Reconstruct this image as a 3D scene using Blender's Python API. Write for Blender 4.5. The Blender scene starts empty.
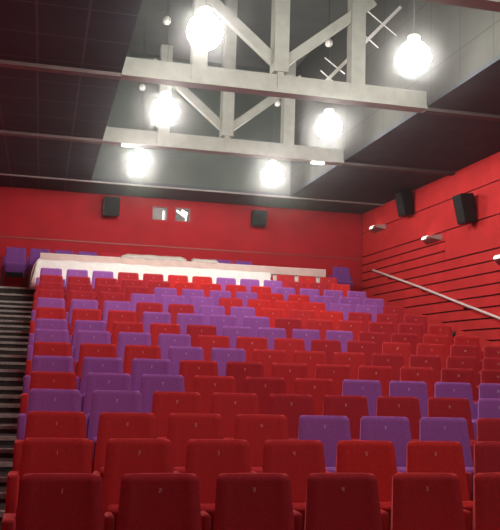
import bpy, bmesh, math, random
from mathutils import Vector, Matrix, noise
random.seed(7)
C = bpy.context.scene.collection
PI = math.pi

# ------------------------------------------------------------------ materials
MATS = {}
def mat(name, col, rough=0.8, metal=0.0, var=0.0, scale=40.0, emit=0.0, sheen=0.0, spec=0.3, bump=0.0):
    if name in MATS: return MATS[name]
    m = bpy.data.materials.new(name); m.use_nodes = True
    nt = m.node_tree; b = nt.nodes['Principled BSDF']
    b.inputs['Base Color'].default_value = (*col, 1)
    b.inputs['Roughness'].default_value = rough
    b.inputs['Metallic'].default_value = metal
    b.inputs['Specular IOR Level'].default_value = spec
    if sheen:
        b.inputs['Sheen Weight'].default_value = sheen
        b.inputs['Sheen Roughness'].default_value = 0.4
        b.inputs['Sheen Tint'].default_value = (*[min(1, c*1.6+.15) for c in col], 1)
    if var or bump:
        tc = nt.nodes.new('ShaderNodeTexCoord')
        n = nt.nodes.new('ShaderNodeTexNoise'); n.inputs['Scale'].default_value = scale
        n.inputs['Detail'].default_value = 4
        nt.links.new(tc.outputs['Object'], n.inputs['Vector'])
        if var:
            r = nt.nodes.new('ShaderNodeValToRGB')
            r.color_ramp.elements[0].position = .3; r.color_ramp.elements[1].position = .7
            r.color_ramp.elements[0].color = (*[c*(1-var) for c in col], 1)
            r.color_ramp.elements[1].color = (*[min(1, c*(1+var)) for c in col], 1)
            nt.links.new(n.outputs['Fac'], r.inputs['Fac'])
            nt.links.new(r.outputs['Color'], b.inputs['Base Color'])
        if bump:
            bp = nt.nodes.new('ShaderNodeBump'); bp.inputs['Strength'].default_value = bump
            bp.inputs['Distance'].default_value = .01
            nt.links.new(n.outputs['Fac'], bp.inputs['Height'])
            nt.links.new(bp.outputs['Normal'], b.inputs['Normal'])
    if emit:
        b.inputs['Emission Color'].default_value = (*col, 1)
        b.inputs['Emission Strength'].default_value = emit
    MATS[name] = m
    return m

def grid_mat(name, col, line, sx, sy, ox, oy, width, rough=.9, axes=('X', 'Y')):
    """flat panels with thin joint lines, in object (= world metre) coordinates"""
    m = bpy.data.materials.new(name); m.use_nodes = True
    nt = m.node_tree; b = nt.nodes['Principled BSDF']; b.inputs['Roughness'].default_value = rough
    b.inputs['Specular IOR Level'].default_value = .2
    tc = nt.nodes.new('ShaderNodeTexCoord'); sp = nt.nodes.new('ShaderNodeSeparateXYZ')
    nt.links.new(tc.outputs['Object'], sp.inputs[0])
    facs = []
    for ax, s, o in ((axes[0], sx, ox), (axes[1], sy, oy)):
        a = nt.nodes.new('ShaderNodeMath'); a.operation = 'SUBTRACT'; a.inputs[1].default_value = o
        nt.links.new(sp.outputs[ax], a.inputs[0])
        d = nt.nodes.new('ShaderNodeMath'); d.operation = 'PINGPONG'; d.inputs[1].default_value = s/2
        nt.links.new(a.outputs[0], d.inputs[0])
        l = nt.nodes.new('ShaderNodeMath'); l.operation = 'LESS_THAN'; l.inputs[1].default_value = width
        nt.links.new(d.outputs[0], l.inputs[0]); facs.append(l)
    mx = nt.nodes.new('ShaderNodeMath'); mx.operation = 'MAXIMUM'
    nt.links.new(facs[0].outputs[0], mx.inputs[0]); nt.links.new(facs[1].outputs[0], mx.inputs[1])
    n = nt.nodes.new('ShaderNodeTexNoise'); n.inputs['Scale'].default_value = 3
    nt.links.new(tc.outputs['Object'], n.inputs['Vector'])
    mr = nt.nodes.new('ShaderNodeMix'); mr.data_type = 'RGBA'
    mr.inputs[6].default_value = (*[c*.85 for c in col], 1); mr.inputs[7].default_value = (*[c*1.15 for c in col], 1)
    nt.links.new(n.outputs['Fac'], mr.inputs[0])
    mm = nt.nodes.new('ShaderNodeMix'); mm.data_type = 'RGBA'
    nt.links.new(mr.outputs[2], mm.inputs[6]); mm.inputs[7].default_value = (*line, 1)
    nt.links.new(mx.outputs[0], mm.inputs[0]); nt.links.new(mm.outputs[2], b.inputs['Base Color'])
    return m

def emission(name, col, s):
    m = bpy.data.materials.new(name); m.use_nodes = True; nt = m.node_tree
    nt.nodes.remove(nt.nodes['Principled BSDF'])
    e = nt.nodes.new('ShaderNodeEmission'); e.inputs[0].default_value = (*col, 1); e.inputs[1].default_value = s
    nt.links.new(e.outputs[0], nt.nodes['Material Output'].inputs[0]); return m

def film(name, col, alpha):
    m = bpy.data.materials.new(name); m.use_nodes = True; nt = m.node_tree
    b = nt.nodes['Principled BSDF']; b.inputs['Base Color'].default_value = (*col, 1)
    b.inputs['Roughness'].default_value = .25; b.inputs['Alpha'].default_value = alpha
    return m

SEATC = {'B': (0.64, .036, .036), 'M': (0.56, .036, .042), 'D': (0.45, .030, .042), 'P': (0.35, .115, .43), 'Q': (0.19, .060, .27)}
M = dict(
    black=mat('black_plastic', (.012, .011, .012), .55),
    grille=mat('speaker_grille', (.02, .02, .021), .8, var=.5, scale=300),
    steel=mat('dark_steel', (.03, .03, .032), .45, .6),
    red_wall=mat('red_wall_paint', (.62, .036, .038), .8, var=.10, scale=2.5, spec=.2),
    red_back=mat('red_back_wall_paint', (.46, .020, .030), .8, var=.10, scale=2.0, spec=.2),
    groove=mat('groove_dark', (.06, .003, .004), .95),
    carpet=mat('dark_carpet', (.055, .052, .048), .95, var=.5, scale=120),
    nosing=mat('step_nosing_metal', (.40, .39, .36), .6, .0, var=.25, scale=25),
    wood=mat('painted_timber', (.32, .325, .29), .65, var=.10, scale=6),
    trim_brown=mat('soffit_trim', (.17, .135, .13), .6, var=.15, scale=5),
    ceil=grid_mat('ceiling_left_tiles', (.052, .062, .078), (.11, .122, .135), .62, .95, .335, .3, .016),
    ceil2=mat('ceiling_dark', (.058, .064, .080), .9, var=.15, scale=3),
    void=mat('void_lining', (.075, .080, .075), .95, var=.15, scale=2),
    void_back=mat('void_back_lining', (.085, .098, .088), .9, var=.12, scale=2),
    void_side=grid_mat('void_side_panels', (.078, .078, .071), (.045, .045, .041), .95, 1.2, 5.1, 5.15, .012, axes=('Y', 'Z')),
    white=mat('white_plaster', (.84, .80, .76), .85, var=.05, scale=6),
    cap=mat('parapet_cap_white', (.70, .54, .49), .7, var=.08, scale=5),
    sheet=mat('dust_sheet_cloth', (.90, .87, .84), .9, var=.05, scale=8, bump=.2),
    film=film('crumpled_plastic', (.72, .66, .60), .78),
    rail=mat('rail_metal', (.88, .80, .76), .4, .1),
    sconce=mat('sconce_shell', (.30, .13, .12), .5),
    number=mat('number_paint', (.85, .55, .55), .5),
    number_p=mat('number_paint_purple', (.75, .65, .85), .5),
    screen=mat('screen_cloth', (.55, .55, .55), .9),
    glass=film('port_glass', (.9, .95, .95), .08),
    booth=mat('booth_lining', (.35, .34, .34), .8),
    foil=mat('foil', (.8, .8, .82), .2, .9),
)
M['globe'] = emission('lamp_globe_glow', (1.0, .97, .90), 98)
M['globe_fill'] = emission('fill_globe_glow', (1.0, .97, .90), 24)
M['sconce_glow'] = emission('sconce_glow', (1.0, .86, .80), 2.2)
M['booth_glow'] = emission('booth_lamp_glint_glow', (1.0, .97, .95), 3)
M['strip_glow'] = emission('strip_glow', (1.0, .98, .92), 4)
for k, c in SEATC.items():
    M['seat_'+k] = mat('seat_fabric_'+{'B': 'bright_red', 'M': 'red', 'D': 'dark_or_shaded_red', 'P': 'purple', 'Q': 'dim_purple'}[k], c, .92, var=.12, scale=60, sheen=1.0, spec=.1)

# ------------------------------------------------------------------ mesh helpers
def obj(name, bm, m, parent=None, smooth=False):
    me = bpy.data.meshes.new(name)
    bmesh.ops.recalc_face_normals(bm, faces=bm.faces)
    bm.to_mesh(me); bm.free()
    for x in (m if isinstance(m, (list, tuple)) else [m]): me.materials.append(x)
    if smooth:
        for p in me.polygons: p.use_smooth = True
    o = bpy.data.objects.new(name, me); C.objects.link(o)
    if parent: o.parent = parent
    return o
def sharp(o, ang=40):
    me = o.data
    for p in me.polygons: p.use_smooth = True
    me.set_sharp_from_angle(angle=math.radians(ang)); return o
def thing(name, label, cat, loc=(0, 0, 0), group=None):
    o = bpy.data.objects.new(name, None); C.objects.link(o); o.location = loc
    o.empty_display_size = .1
    o['label'] = label; o['category'] = cat
    if group: o['group'] = group
    return o
def tag(o, label, cat, group=None):
    o['label'] = label; o['category'] = cat
    if group: o['group'] = group
    return o
def struct(name, bm, m, parent=None):
    o = obj(name, bm, m, parent)
    if parent is None: o['kind'] = 'structure'
    return o
def box(bm, x0, x1, y0, y1, z0, z1, mi=0, bevel=0.0, seg=2, mtx=None):
    vs = [bm.verts.new((x, y, z)) for x in (x0, x1) for y in (y0, y1) for z in (z0, z1)]
    q = [(0, 1, 3, 2), (4, 6, 7, 5), (0, 4, 5, 1), (2, 3, 7, 6), (0, 2, 6, 4), (1, 5, 7, 3)]
    fs = [bm.faces.new([vs[i] for i in f]) for f in q]
    for f in fs: f.material_index = mi
    if mtx is not None: bmesh.ops.transform(bm, matrix=mtx, verts=vs)
    if bevel:
        es = list({e for f in fs for e in f.edges})
        bmesh.ops.bevel(bm, geom=es, offset=bevel, segments=seg, profile=.5, affect='EDGES')
    return bm
def B(*a, **k): return box(bmesh.new(), *a, **k)
def bar(bm, p, q, w, d, up=(0, 1, 0)):
    """rectangular bar from p to q; w across, d along 'up' axis"""
    p, q = Vector(p), Vector(q); ax = (q-p).normalized(); u = Vector(up)
    s = ax.cross(u).normalized(); u = s.cross(ax).normalized()
    vs = []
    for c in (p, q):
        for a, b in ((-1, -1), (1, -1), (1, 1), (-1, 1)): vs.append(bm.verts.new(c + s*(a*w/2) + u*(b*d/2)))
    for f in ((0, 1, 2, 3), (7, 6, 5, 4), (0, 4, 5, 1), (1, 5, 6, 2), (2, 6, 7, 3), (3, 7, 4, 0)):
        bm.faces.new([vs[i] for i in f])
    return bm
def tube(bm, pts, r, n=12):
    pts = [Vector(p) for p in pts]; rings = []
    for i, p in enumerate(pts):
        d = (pts[min(i+1, len(pts)-1)] - pts[max(i-1, 0)]).normalized()
        a = d.cross(Vector((0, 0, 1)) if abs(d.z) < .9 else Vector((1, 0, 0))).normalized(); b = d.cross(a)
        rings.append([bm.verts.new(p + a*(r*math.cos(t*2*PI/n)) + b*(r*math.sin(t*2*PI/n))) for t in range(n)])
    for i in range(len(rings)-1):
        for t in range(n): bm.faces.new((rings[i][t], rings[i][(t+1) % n], rings[i+1][(t+1) % n], rings[i+1][t]))
    bm.faces.new(rings[0]); bm.faces.new(rings[-1]); return bm
def lathe(bm, prof, n=32):
    rings = []
    for r, z in prof:
        if r < 1e-5: rings.append([bm.verts.new((0, 0, z))])
        else: rings.append([bm.verts.new((r*math.cos(t*2*PI/n), r*math.sin(t*2*PI/n), z)) for t in range(n)])
    for a, b in zip(rings, rings[1:]):
        for t in range(n):
            if len(a) == 1 and len(b) == 1: continue
            if len(a) == 1: bm.faces.new((a[0], b[t], b[(t+1) % n]))
            elif len(b) == 1: bm.faces.new((a[t], a[(t+1) % n], b[0]))
            else: bm.faces.new((a[t], a[(t+1) % n], b[(t+1) % n], b[t]))
    return bm
def copy_tree(o, parent=None):
    c = o.copy(); C.objects.link(c); c.parent = parent
    for ch in list(o.children): copy_tree(ch, c)
    return c

# ------------------------------------------------------------------ layout numbers (metres)
XL, XR = -1.45, 8.282           # side walls
YB, YF = 21.0, -2.5             # back wall, screen end
H = 5.80                        # ceiling
OX0, OX1, OY0, OY1 = .91, 5.76, -1.2, 19.47   # opening of the ceiling
VZ = 9.0
P = .55
RY = [4.839, 5.804, 6.758, 7.713, 8.665, 9.6, 10.52, 11.444, 12.381, 13.332, 14.312, 15.307, 16.312, 17.32, 18.328, 19.33]
RZ = [.975, 1.084, 1.205, 1.346, 1.488, 1.651, 1.823, 2.012, 2.196, 2.419, 2.637, 2.865, 3.087, 3.321, 3.569, 3.826]
RO = [.023, .01, .018, .012, .008, .007, .007, -.002, -.004, -.012, -.014, -.015, -.015, -.008, -.013, -.013]
X0 = .131
SH = .975                       # seat height above its tier
FZ = [z-SH for z in RZ]         # tier floors
TOPZ = 4.215-SH                 # floor of the last row against the back wall

# ------------------------------------------------------------------ the room
bm = bmesh.new()
SX0, SX1 = -.19, 7.04           # seating block
box(bm, XL, XR, YF, RY[0]-.55, -.3, 0)
edges = [y-.52 for y in RY] + [19.80]
edges[0] = RY[0]-.55
for k in range(16):
    box(bm, SX0, SX1, edges[k], edges[k+1], -.3, max(FZ[k], .001))
box(bm, XL, XR, 19.80, YB, -.3, TOPZ)
struct('floor', bm, M['carpet'])
for nm, xa, xb in (('left', XL, SX0), ('right', SX1, XR)):
    bs = bmesh.new(); noses = []
    lv = FZ + [TOPZ]
    for k in range(16):
        z0, z1 = (lv[k-1] if k else 0), lv[k]
        zn = lv[k+1]
        y0, y1 = edges[k], edges[k+1]; ym = (y0+y1)/2
        box(bs, xa, xb, y0, ym, -.3, max(z1, .001)); noses.append((y0, z1))
        zh = (z1+zn)/2
        box(bs, xa, xb, ym, y1, -.3, zh); noses.append((ym, zh))
    noses.append((19.80, TOPZ))
    st = struct('aisle_stairs', bs, M['carpet'])
    st['label'] = 'dark carpeted aisle stairs along the %s wall' % nm; st['category'] = 'stairs'
    for y, z in noses[1:]:
        obj('step_nosing', B(xa+.01, xb-.01, y-.012, y+.075, z-.035, z+.006), M['nosing'], st)

# back wall with two projection ports
bm = bmesh.new()
ports = [(2.55, 2.955, 5.235, 5.60), (3.145, 3.545, 5.245, 5.61)]
xs = [XL-.2, ports[0][0], ports[0][1], ports[1][0], ports[1][1], XR+.2]
for i in range(5):
    if i in (1, 3):
        p = ports[0 if i == 1 else 1]
        box(bm, p[0], p[1], YB, YB+.2, -.3, p[2]); box(bm, p[0], p[1], YB, YB+.2, p[3], VZ)
    else: box(bm, xs[i], xs[i+1], YB, YB+.2, -.3, VZ)
struct('wall_back', bm, M['red_back'])
for i, p in enumerate(ports):
    f = bmesh.new(); t = .022
    box(f, p[0], p[1], YB-.015, YB+.12, p[2], p[2]+t); box(f, p[0], p[1], YB-.015, YB+.12, p[3]-t, p[3])
    box(f, p[0], p[0]+t, YB-.015, YB+.12, p[2]+t, p[3]-t); box(f, p[1]-t, p[1], YB-.015, YB+.12, p[2]+t, p[3]-t)
    w = struct('window_%d' % (i+1), f, mat('port_frame', (.35, .10, .09), .6))
    obj('pane', B(p[0]+t, p[1]-t, YB+.05, YB+.056, p[2]+t, p[3]-t), M['glass'], w)
    # booth niche behind the port
    b = bmesh.new()
    box(b, p[0]-.06, p[1]+.06, YB+.75, YB+.80, p[2]-.06, p[3]+.06)
    box(b, p[0]-.06, p[0]-.02, YB+.2, YB+.75, p[2]-.06, p[3]+.06); box(b, p[1]+.02, p[1]+.06, YB+.2, YB+.75, p[2]-.06, p[3]+.06)
    box(b, p[0]-.02, p[1]+.02, YB+.2, YB+.75, p[2]-.06, p[2]-.02); box(b, p[0]-.02, p[1]+.02, YB+.2, YB+.75, p[3]+.02, p[3]+.06)
    obj('booth_niche', b, M['booth'], w)
    if i == 0:
        obj('booth_board', B(p[0]+t, p[0]+.285, YB+.07, YB+.09, p[2]+t, p[3]-t), mat('board_grey', (.33, .31, .30), .6), w)
        obj('booth_lamp_or_glint', B(p[0]+.25, p[1]-.01, YB+.60, YB+.64, p[2]+.0, p[3]-.0), M['booth_glow'], w)
    else:
        f = bmesh.new()
        bar(f, (p[0]+.06, YB+.15, p[3]-.06), (p[0]+.30, YB+.2, p[2]+.16), .05, .02)
        bar(f, (p[0]+.19, YB+.18, p[3]-.05), (p[1]-.05, YB+.2, p[3]-.12), .07, .02)
        bar(f, (p[1]-.07, YB+.16, p[3]-.1), (p[1]-.09, YB+.2, p[2]+.06), .03, .02)
        obj('booth_lamp_or_glint', f, M['booth_glow'], w)  # glowing bars imitate bright reflections inside this port
        obj('booth_board', B(p[0]+.02, p[1]-.02, YB+.34, YB+.36, p[2]+.01, p[3]-.01), mat('dark_interior_board', (.05, .05, .045), .5), w)  # dark board added for the shade inside this port
struct('trim_1', B(XL, XR, YB-.022, YB, 4.545, 4.575), mat('back_ledge', (.30, .08, .07), .45))

# right wall: red boards with dark shadow gaps above a sloping skirt
skirt = lambda y: 2.22 + (y-14.43)*.2255 if y > 8 else 2.22+(8-14.43)*.2255+(y-8)*.15
bm = bmesh.new()
box(bm, XR, XR+.2, YF, YB, -.3, VZ, mi=1)
def board(z0, z1, ya, yb, g=.016):
    """board z0..z1, cut from below by the skirt line"""
    z0 += g; z1 -= g
    n = max(2, int((yb-ya)/.35)); pts = []
    for i in range(n+1):
        y = ya+(yb-ya)*i/n
        pts.append((y, max(z0, min(z1, skirt(y)-.01)) if False else z0))
    # keep only where the board is above the skirt: front part of each board
    lo = [(ya, z0), (yb, z0), (yb, z1), (ya, z1)]
    vs = [bm.verts.new((x, y, z)) for x in (XR-.022, XR) for y, z in lo]
    for f in ((0, 1, 2, 3), (0, 1, 5, 4), (1, 2, 6, 5), (2, 3, 7, 6), (3, 0, 4, 7)): bm.faces.new([vs[i] for i in f])
YE = 20.93
board(5.255, 6.0, YF, YE, .012); board(4.605, 5.255, YF, YE, .012)
board(3.957, 4.605, YF, 16.15); 
for a, b in ((4.38, 4.605), (4.17, 4.38), (3.957, 4.17)): board(a, b, 16.165, YE)
zs = [3.957, 3.74, 3.515, 3.293, 3.077, 2.86, 2.645, 2.44, 2.22, 2.0, 1.78, 1.56, 1.34, 1.12, .9, .68, .46, .24]
for b, a in zip(zs, zs[1:]): board(a, b, YF, YE)
# smooth sloping skirt in front of the boards
sk = [(y, skirt(y)) for y in [YF+i*(YE-YF)/40 for i in range(41)]]
top = [bm.verts.new((XR-.03, y, max(z, .05))) for y, z in sk]; bot = [bm.verts.new((XR-.03, y, -.1)) for y, z in sk]
topb = [bm.verts.new((XR-.001, y, max(z, .05))) for y, z in sk]
for i in range(40):
    bm.faces.new((bot[i], bot[i+1], top[i+1], top[i])); bm.faces.new((top[i], top[i+1], topb[i+1], topb[i]))
struct('wall_right', bm, [M['red_wall'], M['groove']])

struct('wall_left', B(XL-.2, XL, YF, YB, -.3, VZ), M['red_back'])
struct('wall_front', B(XL-.2, XR+.2, YF-.2, YF, -.3, VZ), mat('screen_wall_dark', (.10, .07, .07), .9))
scr = obj('projection_screen', B(-.3, 7.1, YF+.02, YF+.06, 1.0, 5.0), M['screen'])
tag(scr, 'large pale grey projection screen facing the seats', 'screen')

# ceiling with its long opening
bm = bmesh.new(); T = .06
box(bm, XL, OX0, YF, YB, H, H+T, mi=0)
box(bm, OX1, XR, YF, YB, H, H+T, mi=1)
box(bm, OX0, OX1, OY1, YB, H, H+T, mi=1); box(bm, OX0, OX1, YF, OY0, H, H+T, mi=1)
struct('ceiling', bm, [M['ceil'], M['ceil2']])
bm = bmesh.new()
box(bm, OX1, OX1+.05, OY0, OY1, H+T, VZ, mi=1)
box(bm, OX0-.05, OX0, OY0, OY1, H+T, VZ, mi=0)
box(bm, OX0, OX1, OY1, OY1+.05, H+T, VZ, mi=2); box(bm, OX0, OX1, OY0-.05, OY0, H+T, VZ, mi=0)
box(bm, OX0-.1, OX1+.1, OY0-.1, OY1+.1, VZ, VZ+.1, mi=0)
struct('ceiling_void', bm, [M['void'], M['void_side'], M['void_back']])
# soffit strips that carry the line of each truss across the dark ceiling
n = 2
for yy in (4.38, 8.18, 11.98, 15.78):
    for xa, xb in ((XL, OX0), (OX1, XR)):
        struct('trim_%d' % n, B(xa, xb, yy-.08, yy+.08, H-.055, H), M['trim_brown'] if xa < 0 else mat('soffit_trim_shaded', (.10, .08, .08), .7)); n += 1  # right strips coloured darker for the weaker light on that side
        
struct('trim_%d' % n, B(XL, XR, 19.49, 19.56, H-.03, H), mat('fascia_strip', (.30, .28, .27), .5))

# ------------------------------------------------------------------ roof trusses
def truss(y, label):
    t = thing('roof_truss', label, 'roof truss', (3.32, y, 5.79), 'white timber roof trusses in the ceiling opening')
    c = B(OX0-3.32+.002, OX1-3.32-.002, -.09, .09, -.015, .26); box(c, OX0-3.32+.002, OX1-3.32-.002, -.12, .12, -.03, .02)
    obj('bottom_chord', c, M['wood'], t)
    obj('king_post', B(-.115, .115, -.13, .13, .30, 3.19), M['wood'], t)
    obj('king_post_foot', B(-.05, .05, -.10, .10, .02, .32), M['wood'], t)
    for s in (-1, 1):
        obj('queen_post', B(s*1.26-.115, s*1.26+.115, -.11, .11, -.01, 2.01), M['wood'], t)
        obj('diagonal', bar(bmesh.new(), (s*.09, 0, .50), (s*1.53, 0, 1.68), .155, .12), M['wood'], t)
    return t
truss(8.18, 'white timber roof truss nearest the camera, only its bottom beam at the top right corner')
truss(11.98, 'white timber roof truss between the largest and the middle globe lamps')
truss(15.78, 'white timber roof truss between the middle and the smallest globe lamps')

# bracing seen at the right of the opening
t = thing('roof_brace', 'bright slanted metal brace with thin crossing rods right of the near truss post', 'brace', (4.31, 12.75, 6.28))
obj('strut', bar(bmesh.new(), (-.25, 0, -.25), (1.36, 0, 1.54), .055, .05), mat('brace_metal', (.8, .8, .78), .4, .1), t)
for a, b in (((.02, .49), (.38, .25)), ((-.05, .26), (.30, 0)), ((.70, 1.46), (1.31, 1.04)), ((.60, 1.06), (.98, .78))):
    obj('rod', bar(bmesh.new(), (a[0], .04, a[1]), (b[0], .04, b[1]), .014, .014), MATS['brace_metal'], t)

for i, (x, y, z, w) in enumerate(((1.89, 14.6, 7.85, 'upper left'), (5.02, 14.6, 7.82, 'upper right'), (1.87, 18.2, 7.75, 'lower left'), (5.02, 18.2, 7.73, 'lower right'))):
    t = thing('spot_lamp', 'small white round spot lamp in the roof void, %s of the four' % w, 'lamp', (x, y, z), 'small spot lamps in the roof void')
    obj('head', lathe(bmesh.new(), [(0, -.085), (.05, -.08), (.075, -.04), (.07, .02), (.03, .07), (0, .075)], 16), mat('spot_white', (.9, .88, .84), .4), t, True)
    obj('stem', lathe(bmesh.new(), [(.004, .06), (.004, VZ-z)], 8), M['steel'], t)

for x, y, w in ((1.40, 15.72, 'left'), (5.215, 15.72, 'right')):
    t = thing('strip_lamp', 'small white strip lamp under the far truss, the %s one' % w, 'lamp', (x, y, 5.7365), 'small strip lamps under the far truss')
    obj('diffuser', B(-.13, .13, -.05, .05, -.03, .0, bevel=.008), M['strip_glow'], t)
    obj('housing', B(-.135, .135, -.055, .055, .0, .024), mat('lamp_white', (.8, .8, .78), .5), t)

# ------------------------------------------------------------------ globe lamps
def globe(x, y, label, glow='globe'):
    t = thing('globe_lamp', label, 'pendant lamp', (x, y, 5.78), 'round pendant lamps in the ceiling opening')
    R_ = .225
    g = obj('globe', lathe(bmesh.new(), [(0 if abs(a) == 90 else R_*math.cos(math.radians(a)), R_*math.sin(math.radians(a))) for a in range(-90, 91, 10)]), M[glow], t, True)
    obj('cap', lathe(bmesh.new(), [(.0, .20), (.085, .20), (.085, .30), (.06, .32), (0, .32)], 24), mat('lamp_cap', (.85, .84, .8), .4), t)
    obj('cord', lathe(bmesh.new(), [(.004, .32), (.004, VZ-5.78)], 8), mat('lamp_cord', (.15, .15, .15), .6), t)
for y, (la, ra) in zip((9.98, 13.42, 17.28), (('largest lit globe lamp on the left, hanging before the near truss', 'largest lit globe lamp on the right, hanging before the near truss'),
                        ('middle lit globe lamp on the left, just behind the near truss beam', 'middle lit globe lamp on the right, just behind the near truss beam'),
                        ('smallest lit globe lamp on the left, hanging nearest the back wall', 'smallest lit globe lamp on the right, hanging nearest the back wall'))):
    globe(1.78, y, la); globe(4.64 if y < 17 else 4.70, y, ra)
for x, w in ((1.78, 'left'), (4.64, 'right')):  # unseen fill pairs, added to brighten the front rows
    globe(x, 1.55, 'unseen added fill globe above the camera side of the front row on the %s' % w, 'globe_fill')
    globe(x, 5.15, 'unseen added fill globe above the front rows on the %s, high over the front rows' % w)

# ------------------------------------------------------------------ seats
def backrest_bm():
    bm = bmesh.new(); rings = []
    ztop, zbot, rc = .975, .44, .045
    zs_ = [zbot, zbot+.04, .55, .65, .75, .84, .90] + [ztop-rc+rc*math.sin(math.radians(a)) for a in (0, 25, 45, 62, 76, 86)]
    for z in zs_:
        f = (z-zbot)/(ztop-zbot)
        w = .250 - .025*min(1, max(0, (z-.55)/.35))
        if z > ztop-rc: w -= rc*(1-math.sqrt(max(0, 1-((z-(ztop-rc))/rc)**2)))*.85
        yf = -.085*(1-f)                    # recline
        th = .10-.035*f
        if z > ztop-.03: 
            q = (z-(ztop-.03))/.03; th *= 1-.45*q*q; yf += .014*q*q
        n = 12; ring = []
        for i in range(n+1):                # front, slightly wrapped wings
            u = -1+2*i/n; e = abs(u)
            ring.append((u*w, yf + (.0 if e < .55 else -.012*((e-.55)/.45)) + (.022*((e-.86)/.14)**2 if e > .86 else 0) + .006*(1-e*e)))
        for i in range(7):                  # back
            u = 1-2*i/6; ring.append((u*(w-.012), yf+th - (.02*u*u)))
        rings.append([bm.verts.new((x, y, z)) for x, y in ring])
    for a, b in zip(rings, rings[1:]):
        m_ = len(a)
        for i in range(m_): bm.faces.new((a[i], a[(i+1) % m_], b[(i+1) % m_], b[i]))
    bm.faces.new(rings[0]); bm.faces.new(rings[-1]); return bm
def slab(w, l, t, bev, m4):
    bm = bmesh.new(); box(bm, -w/2, w/2, 0, l, -t/2, t/2, bevel=bev, seg=3); bmesh.ops.transform(bm, matrix=m4, verts=bm.verts); return bm
TILT = Matrix.Translation((0, -.10, .34)) @ Matrix.Rotation(math.radians(132), 4, 'X')     # folded-up cushion
# local y of the slab runs from the hinge up and forward
TILT = Matrix.Translation((0, -.105, .27)) @ Matrix.Rotation(math.radians(180-58), 4, 'X')
def digit_bm(s):
    """seven segment numeral strokes, 26 mm tall"""
    segs = {'0': 'abcdef', '1': 'bc', '2': 'abged', '3': 'abgcd', '4': 'fgbc', '5': 'afgcd', '6': 'afgedc', '7': 'abc', '8': 'abcdefg', '9': 'abcdfg'}
    h, w, k = .030, .015, .0045
    S = {'a': (0, w, h-k, h), 'g': (0, w, h/2-k/2, h/2+k/2), 'd': (0, w, 0, k), 'f': (0, k, h/2, h), 'b': (w-k, w, h/2, h), 'e': (0, k, 0, h/2), 'c': (w-k, w, 0, h/2)}
    bm = bmesh.new(); tot = len(s)*w + (len(s)-1)*.006; x = -tot/2
    for ch in s:
        for g in segs[ch]:
            a, b, c, d = S[g]; box(bm, x+a, x+b, -.0015, .0, c, d)
        x += w+.006
    return bm
protos = {}
DIG = {}
def make_seat(kind):
    t = bpy.data.objects.new('cinema_seat', None); C.objects.link(t); t.empty_display_size = .1
    fab = M['seat_'+kind]
    sharp(obj('backrest', backrest_bm(), fab, t), 60)
    cu = sharp(obj('seat_cushion', slab(.44, .36, .085, .03, TILT), fab, t), 60)
    obj('seat_pan', slab(.40, .13, .02, .006, TILT @ Matrix.Translation((0, .01, .045))), M['black'], cu)
    sharp(obj('armrest', arm_bm(-.275), fab, t), 50)
    obj('leg', leg_bm(-.275), M['steel'], t)
    return t
def arm_bm(x, w=.0225, y0=-.02):
    bm = bmesh.new(); box(bm, x-w, x+w, y0, .13, .36, .75, bevel=min(.02, w*.8), seg=3); return bm
def leg_bm(x):
    bm = bmesh.new(); box(bm, x-.018, x+.018, -.04, .10, .012, .37); box(bm, x-.0225, x+.0225, -.14, .13, 0, .014); return bm
def ordinal(n):
    return ['zeroth', 'first', 'second', 'third', 'fourth', 'fifth', 'sixth', 'seventh', 'eighth', 'ninth', 'tenth', 'eleventh', 'twelfth', 'thirteenth', 'fourteenth', 'fifteenth', 'sixteenth', 'seventeenth'][n]
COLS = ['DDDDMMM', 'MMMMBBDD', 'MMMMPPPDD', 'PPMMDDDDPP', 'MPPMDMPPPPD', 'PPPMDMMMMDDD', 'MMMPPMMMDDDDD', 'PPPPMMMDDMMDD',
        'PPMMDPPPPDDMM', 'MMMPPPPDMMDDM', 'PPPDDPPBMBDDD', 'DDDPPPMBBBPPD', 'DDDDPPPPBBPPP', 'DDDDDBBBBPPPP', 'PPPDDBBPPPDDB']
CN = {'B': 'bright red', 'M': 'red', 'D': 'dark or shaded red', 'P': 'purple'}  # front-row and upper left D seats are red, darkened for weaker light
SHOW = [6, 7, 8, 9, 10, 11, 12, 13, 13, 13, 13, 13, 13, 13, 13]
def rowname(k):
    return 'front row' if k == 0 else ordinal(k+1) + ' row from the front'
# prototypes are built once; the first seat of each colour is the prototype itself
def new_seat(kind):
    if kind not in protos:
        protos[kind] = make_seat(kind); return protos[kind]
    src = protos[kind]; r = src.copy(); C.objects.link(r)
    for ch in list(src.children):
        if ch.get('extra'): continue
        c = ch.copy(); C.objects.link(c); c.parent = r
        for g in ch.children:
            d = g.copy(); C.objects.link(d); d.parent = c
    return r
extras = {}
def add_extra(seat, key, name, maker, m, loc=None):
    if key not in extras:
        o = obj(name, maker(), m); extras[key] = o.data; bpy.data.objects.remove(o)
    o = bpy.data.objects.new(name, extras[key]); C.objects.link(o); o.parent = seat
    if loc: o.location = loc
    o['extra'] = 1
    return o
seats = []
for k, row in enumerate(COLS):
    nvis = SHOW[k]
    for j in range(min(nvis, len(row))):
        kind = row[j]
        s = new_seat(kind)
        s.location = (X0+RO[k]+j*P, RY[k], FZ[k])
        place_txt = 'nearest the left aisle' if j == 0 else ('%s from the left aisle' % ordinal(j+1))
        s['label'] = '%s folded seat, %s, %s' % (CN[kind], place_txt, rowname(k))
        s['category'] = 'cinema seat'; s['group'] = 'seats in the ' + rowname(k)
        seats.append((s, kind, k, j))
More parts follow.
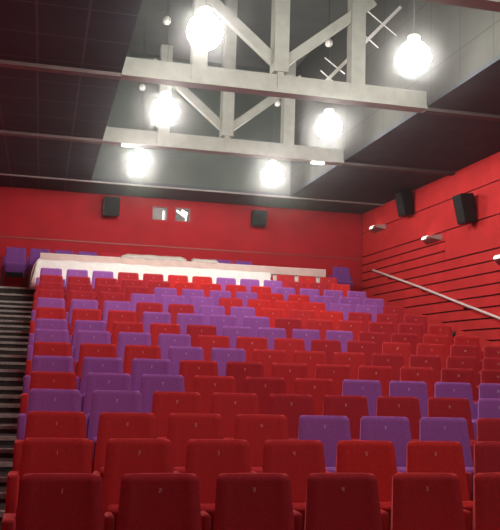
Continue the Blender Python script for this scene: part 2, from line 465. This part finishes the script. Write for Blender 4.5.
# three red seats (and one half under the sheet) beyond the last full row
for j, kind in ((9, 'M'), (10, 'M'), (11, 'B'), (12, 'M')):
    s = new_seat(kind); s.location = (X0+RO[15]+j*P+.04, RY[15], FZ[15])
    s['label'] = {9: 'red folded seat half hidden by the white dust sheet, before the white parapet', 10: 'red folded seat right next to the dust sheet, before the white parapet',
                  11: 'bright red folded seat, middle of three before the white parapet', 12: 'red folded seat at the right end before the white parapet'}[j]
    s['category'] = 'cinema seat'; s['group'] = 'seats before the white parapet'
    seats.append((s, kind, 15, j))
for i, (x, kind, lab) in enumerate(((-.70, 'Q', 'purple seat at the left end of the back row, above the aisle stairs'), (-.15, 'Q', 'purple seat second from left in the back row, beside the end of the dust sheet'),
        (.40, 'Q', 'purple seat third from left in the back row, behind the white parapet'), (.95, 'Q', 'purple seat fourth from left in the back row, behind the white parapet'),
        (1.50, 'D', 'dark or shaded red seat in the back row just left of the crumpled plastic'), (4.25, 'Q', 'purple seat in the back row just right of the crumpled plastic'),
        (4.80, 'Q', 'purple seat in the back row, second right of the crumpled plastic'), (7.40, 'Q', 'purple seat at the right end of the back row, in the dark corner'))):
    s = new_seat(kind); s.location = (x, 20.2, TOPZ); s['label'] = lab; s['category'] = 'cinema seat'; s['group'] = 'seats of the back row against the wall'
    seats.append((s, kind, 16, i))
for s, kind, k, j in seats:
    nm = str(j+1)
    add_extra(s, ('n', nm, kind in 'PQ'), 'seat_number', lambda: digit_bm(nm), M['number_p' if kind in 'PQ' else 'number'], (0, -.009, .868))
    if (k < 15 and j == SHOW[k]-1 and j == 12) or (k == 15 and j == 12) or (k == 16 and j in (4, 6, 7)):
        add_extra(s, ('a', kind), 'armrest', lambda: arm_bm(.275), M['seat_'+kind])
        add_extra(s, ('l',), 'leg', lambda: leg_bm(.275), M['steel'])
for s, kind, k, j in seats:          # the outer armrest at the aisle is broader
    if j == 0 and k < 15:
        key = ('wide', kind)
        if key not in extras:
            o = sharp(obj('armrest', arm_bm(-.268, .037, -.10), M['seat_'+kind]), 50); extras[key] = o.data; bpy.data.objects.remove(o)
        a = [c for c in s.children if c.name.startswith('armrest')][0]
        a.data = extras[key]
for o in bpy.data.objects:
    if 'extra' in o: del o['extra']

# ------------------------------------------------------------------ parapet, dust sheet, plastic
bm = B(-.16, 6.80, 19.66, 19.80, 2.6, 3.86, mi=0)
vs = []
box(bm, -.14, 6.78, 19.60, 19.86, 3.86, 4.05, mi=1, bevel=.012)
struct('wall_parapet', bm, [M['white'], M['cap']])

def sheet(name, prof, xs, wob, m, label, cat, skew=None):
    bm = bmesh.new(); grid = []
    for i, x in enumerate(xs):
        col_ = []
        for j, (y, z) in enumerate(prof):
            v = Vector((x, y, z)); w = wob(i, j, v)
            col_.append(bm.verts.new(v+w))
        grid.append(col_)
    for a, b in zip(grid, grid[1:]):
        for j in range(len(prof)-1): bm.faces.new((a[j], b[j], b[j+1], a[j+1]))
    o = obj(name, bm, m, None, True); tag(o, label, cat)
    sm = o.modifiers.new('thickness', 'SOLIDIFY'); sm.thickness = .006
    return o
prof = [(19.57, 3.72), (19.56, 3.80), (19.50, 3.85), (19.42, 3.865), (19.30, 3.865), (19.235, 3.845), (19.195, 3.78), (19.15, 3.68), (19.08, 3.55), (18.98, 3.42), (18.95, 3.30), (18.94, 3.15)]
NX = 110
xs_ = [-.15+5.40*i/NX for i in range(NX+1)]
def wob(i, j, v):
    n_ = noise.noise(Vector((v.x*2.2, j*.35, 1.3)))
    dz = .018*n_ if j < 7 else .01*n_
    dy = (.025*math.sin(v.x*11+.4*j)*min(1, max(0, (j-5)/4)) + .02*n_) if j > 4 else .0
    dx = 0
    if j > 4 and i < 6: dx = -.155*(1-i/6)*min(1, (j-4)/6)
    if i == NX: dx = -.10*noise.noise(Vector((j*.8, 3, 2)))
    return Vector((dx, dy, dz - .03*math.sin(v.x*5.7)**2*(1 if j in (3, 4, 5) else 0)*.3))
sheet('dust_sheet', prof, xs_, wob, M['sheet'], 'white dust sheet draped over a row of seats before the parapet', 'dust sheet')
bm = None
# end flap of the sheet hanging down on the aisle side
flap = [(-.15, 3.85), (-.20, 3.80), (-.255, 3.70), (-.29, 3.55), (-.305, 3.40), (-.315, 3.22)]
bm = bmesh.new(); g = []
for i in range(13):
    y = 19.10+.47*i/12
    zt = .0 if y < 19.45 else (y-19.45)*.55
    g.append([bm.verts.new((x + .015*math.sin(i*1.3+j), y, z + zt*max(0, 1-j*.15))) for j, (x, z) in enumerate(flap)])
for a, b in zip(g, g[1:]):
    for j in range(len(flap)-1): bm.faces.new((a[j], b[j], b[j+1], a[j+1]))
ds = [o for o in bpy.data.objects if o.name == 'dust_sheet'][0]
fl = obj('end_flap', bm, M['sheet'], ds, True)
sm = fl.modifiers.new('thickness', 'SOLIDIFY'); sm.thickness = .006

def plastic(x0, x1, z0, h, label, seed):
    prof = [(19.59, z0+.0), (19.62, z0+h*.55), (19.70, z0+h*.85), (19.80, z0+h), (19.92, z0+h*1.0), (20.02, z0+h*.75), (20.10, z0+.02)]
    n_ = 60
    xs = [x0+(x1-x0)*i/n_ for i in range(n_+1)]
    def wb(i, j, v):
        f = noise.noise(Vector((v.x*4, j*.9, seed)))*.7 + noise.noise(Vector((v.x*11, j*1.7, seed+4)))*.4
        e = min(1, min(i, n_-i)/6)
        return Vector((.03*f, .03*f, .035*f + (e-1)*h*.45*(1 if 0 < j < 6 else 0)))
    sheet('plastic_sheet', prof, xs, wb, M['film'], label, 'plastic sheet')
plastic(1.70, 3.28, 4.045, .125, 'crumpled translucent plastic sheet lying on the white parapet, the long left piece', 2.0)
plastic(3.38, 4.05, 4.045, .11, 'crumpled translucent plastic sheet lying on the white parapet, the short right piece', 9.0)

# ------------------------------------------------------------------ loudspeakers
def speaker(name_lab, loc, rz, w, d, h, tilt, group, gap=.155):
    """front looks along local -Y, back of the box touches the wall bracket"""
    t = thing('wall_speaker', name_lab, 'loudspeaker', loc, group); t.rotation_euler = (0, 0, rz)
    R_ = Matrix.Rotation(math.radians(tilt), 4, 'X')
    b = bmesh.new()
    vs = []
    for zz, s in ((-h/2, .82), (h/2, 1.0)):
        for x, y in ((-w/2, -d*s), (w/2, -d*s), (w/2*.92, 0), (-w/2*.92, 0)): vs.append(b.verts.new(R_ @ Vector((x, y, zz))))
    for f in ((0, 1, 2, 3), (7, 6, 5, 4), (0, 4, 5, 1), (1, 5, 6, 2), (2, 6, 7, 3), (3, 7, 4, 0)): b.faces.new([vs[i] for i in f])
    bmesh.ops.bevel(b, geom=list(b.edges), offset=.012, segments=2, affect='EDGES')
    obj('cabinet', b, M['black'], t)
    g = bmesh.new(); vs = []
    for zz, s in ((-h/2+.03, .83), (h/2-.03, .995)):
        for x in (-w/2+.03, w/2-.03):
            vs.append(g.verts.new(R_ @ Vector((x, -d*s-.006, zz))))
    g.faces.new((vs[0], vs[1], vs[3], vs[2]))
    e = bmesh.ops.extrude_face_region(g, geom=list(g.faces)); bmesh.ops.translate(g, vec=(0, .012, 0), verts=[v for v in e['geom'] if isinstance(v, bmesh.types.BMVert)])
    obj('grille', g, M['grille'], t)
    obj('bracket', bar(bmesh.new(), (0, -.03, 0), (0, gap, 0), .08, .14, (0, 0, 1)), M['steel'], t)
speaker('black wall speaker left of the two projection windows', (1.505, YB-.155, 5.46), 0, .40, .24, .48, 4, 'speakers on the back wall')
speaker('black wall speaker right of the projection windows', (5.30, YB-.155, 5.44), 0, .39, .24, .40, 4, 'speakers on the back wall')
speaker('large black tilted wall speaker on the right wall', (XR-.10, 14.88, 4.86), -PI/2, .36, .30, .58, 7, 'speakers on the right wall', .077)
speaker('black wall speaker high on the right wall near the dark corner', (XR-.10, 17.80, 5.50), -PI/2, .42, .26, .56, 7, 'speakers on the right wall', .077)

# ------------------------------------------------------------------ wall lamps, handrail, aisle light
for y, z, lab in ((19.72, 5.20, 'small lit wall lamp highest on the right wall, near the back corner'), (16.66, 4.49, 'lit wall lamp midway on the right wall, above the groove boards'),
                  (13.62, 3.70, 'lit wall lamp at the right edge of the photo, lowest of the three')):
    t = thing('wall_lamp', lab, 'wall lamp', (XR-.022, y, z), 'wall lamps stepping down the right wall')
    b = bmesh.new(); vs = []
    L = .40
    for x, yy, zz in ((0, -L, -.07), (0, L, -.07), (0, L, .06), (0, -L, .06), (-.20, -L*.55, .0), (-.20, L*.55, .0), (-.20, L*.55, .055), (-.20, -L*.55, .055)):
        vs.append(b.verts.new((x, yy, zz)))
    for f in ((0, 1, 2, 3), (7, 6, 5, 4), (0, 4, 5, 1), (1, 5, 6, 2), (2, 6, 7, 3), (3, 7, 4, 0)): b.faces.new([vs[i] for i in f])
    bmesh.ops.bevel(b, geom=list(b.edges), offset=.012, segments=2, affect='EDGES')
    obj('shell', b, M['sconce'], t)
    g = bmesh.new(); vs = [g.verts.new(v) for v in ((-.004, -.02, .062), (-.19, -.02, .060), (-.19, L*.5, .060), (-.004, L*.92, .062))]
    vs2 = [g.verts.new(v.co+Vector((0, 0, .012))) for v in vs]
    g.faces.new(vs); g.faces.new(vs2)
    for i in range(4): g.faces.new((vs[i], vs[(i+1) % 4], vs2[(i+1) % 4], vs2[i]))
    obj('diffuser', g, M['sconce_glow'], t)
    f = bmesh.new(); vs = [f.verts.new(v) for v in ((-.207, .0, .006), (-.207, L*.52, .006), (-.207, L*.52, .05), (-.207, .0, .05))]
    vs2 = [f.verts.new(v.co+Vector((.008, 0, 0))) for v in vs]
    f.faces.new(vs); f.faces.new(vs2)
    for i in range(4): f.faces.new((vs[i], vs[(i+1) % 4], vs2[(i+1) % 4], vs2[i]))
    obj('front_lens', f, M['sconce_glow'], t)

pts = [(XR-.10, 19.97, 4.156), (XR-.10, 17.2, 3.481), (XR-.10, 15.35, 3.0), (XR-.10, 13.86, 2.622), (XR-.10, 12.4, 2.27), (XR-.10, 10.5, 1.88), (XR-.10, 8.6, 1.55), (XR-.10, 6.7, 1.27), (XR-.10, 5.2, 1.10)]
t = thing('handrail', 'pale metal handrail sloping down along the red right wall', 'handrail', (XR-.10, 12.5, 2.29))
o_ = Vector((XR-.10, 12.5, 2.29))
obj('rail', tube(bmesh.new(), [Vector((XR-.023, 20.02, 4.15))-o_, Vector((XR-.06, 20.05, 4.165))-o_] + [Vector(p)-o_ for p in pts], .026, 14), M['rail'], t, True)
for y in (19.0, 17.1, 15.2, 13.3, 11.4, 9.5, 7.6, 5.7):
    for a, b in zip(pts, pts[1:]):
        if b[1] <= y <= a[1]: z = b[2]+(a[2]-b[2])*(y-b[1])/(a[1]-b[1])
    obj('bracket', tube(bmesh.new(), [Vector((XR-.10, y, z-.02))-o_, Vector((XR-.10, y, z-.07))-o_, Vector((XR-.031, y, z-.085))-o_], .011, 8), M['steel'], t, True)

t = thing('aisle_light', 'small dark aisle light on the red skirting by the right wall', 'aisle light', (XR-.031, 15.73, 2.39))
obj('housing', lathe(bmesh.new(), [(0, -.05), (.06, -.045), (.075, 0), (.06, .045), (0, .05)], 16), mat('aisle_light_dark', (.06, .025, .02), .5), t, True)
obj('lens', B(-.075, -.05, -.05, .05, -.04, -.02), M['sconce'], t)

# ------------------------------------------------------------------ world, camera, colour
w = bpy.data.worlds.new('world'); bpy.context.scene.world = w; w.use_nodes = True
w.node_tree.nodes['Background'].inputs[0].default_value = (.05, .05, .06, 1)
w.node_tree.nodes['Background'].inputs[1].default_value = .5
bloom = w.node_tree.nodes.new('ShaderNodeVolumeScatter')      # scatter added to imitate lens bloom around the globes
bloom.inputs['Density'].default_value = .006; bloom.inputs['Anisotropy'].default_value = .985
w.node_tree.links.new(bloom.outputs[0], w.node_tree.nodes['World Output'].inputs['Volume'])
cam = bpy.data.cameras.new('camera'); co = bpy.data.objects.new('camera', cam); C.objects.link(co)
cam.sensor_fit = 'HORIZONTAL'; cam.sensor_width = 36.0; cam.lens = 834.01/500*36
yaw, pit, rol = math.radians(13.826), math.radians(6.9213), math.radians(1.7061)
f = Vector((math.sin(yaw)*math.cos(pit), math.cos(yaw)*math.cos(pit), math.sin(pit)))
r = Vector((math.cos(yaw), -math.sin(yaw), 0)); u = r.cross(f)
r, u = math.cos(rol)*r+math.sin(rol)*u, -math.sin(rol)*r+math.cos(rol)*u
m4 = Matrix(((r.x, u.x, -f.x, 0), (r.y, u.y, -f.y, 0), (r.z, u.z, -f.z, 1.6), (0, 0, 0, 1)))
co.matrix_world = m4
cam.clip_start = .05; cam.clip_end = 100
sc = bpy.context.scene; sc.camera = co
sc.view_settings.view_transform = 'Standard'; sc.view_settings.look = 'None'
sc.view_settings.exposure = 0.0
sc.cycles.max_bounces = 8; sc.cycles.diffuse_bounces = 5
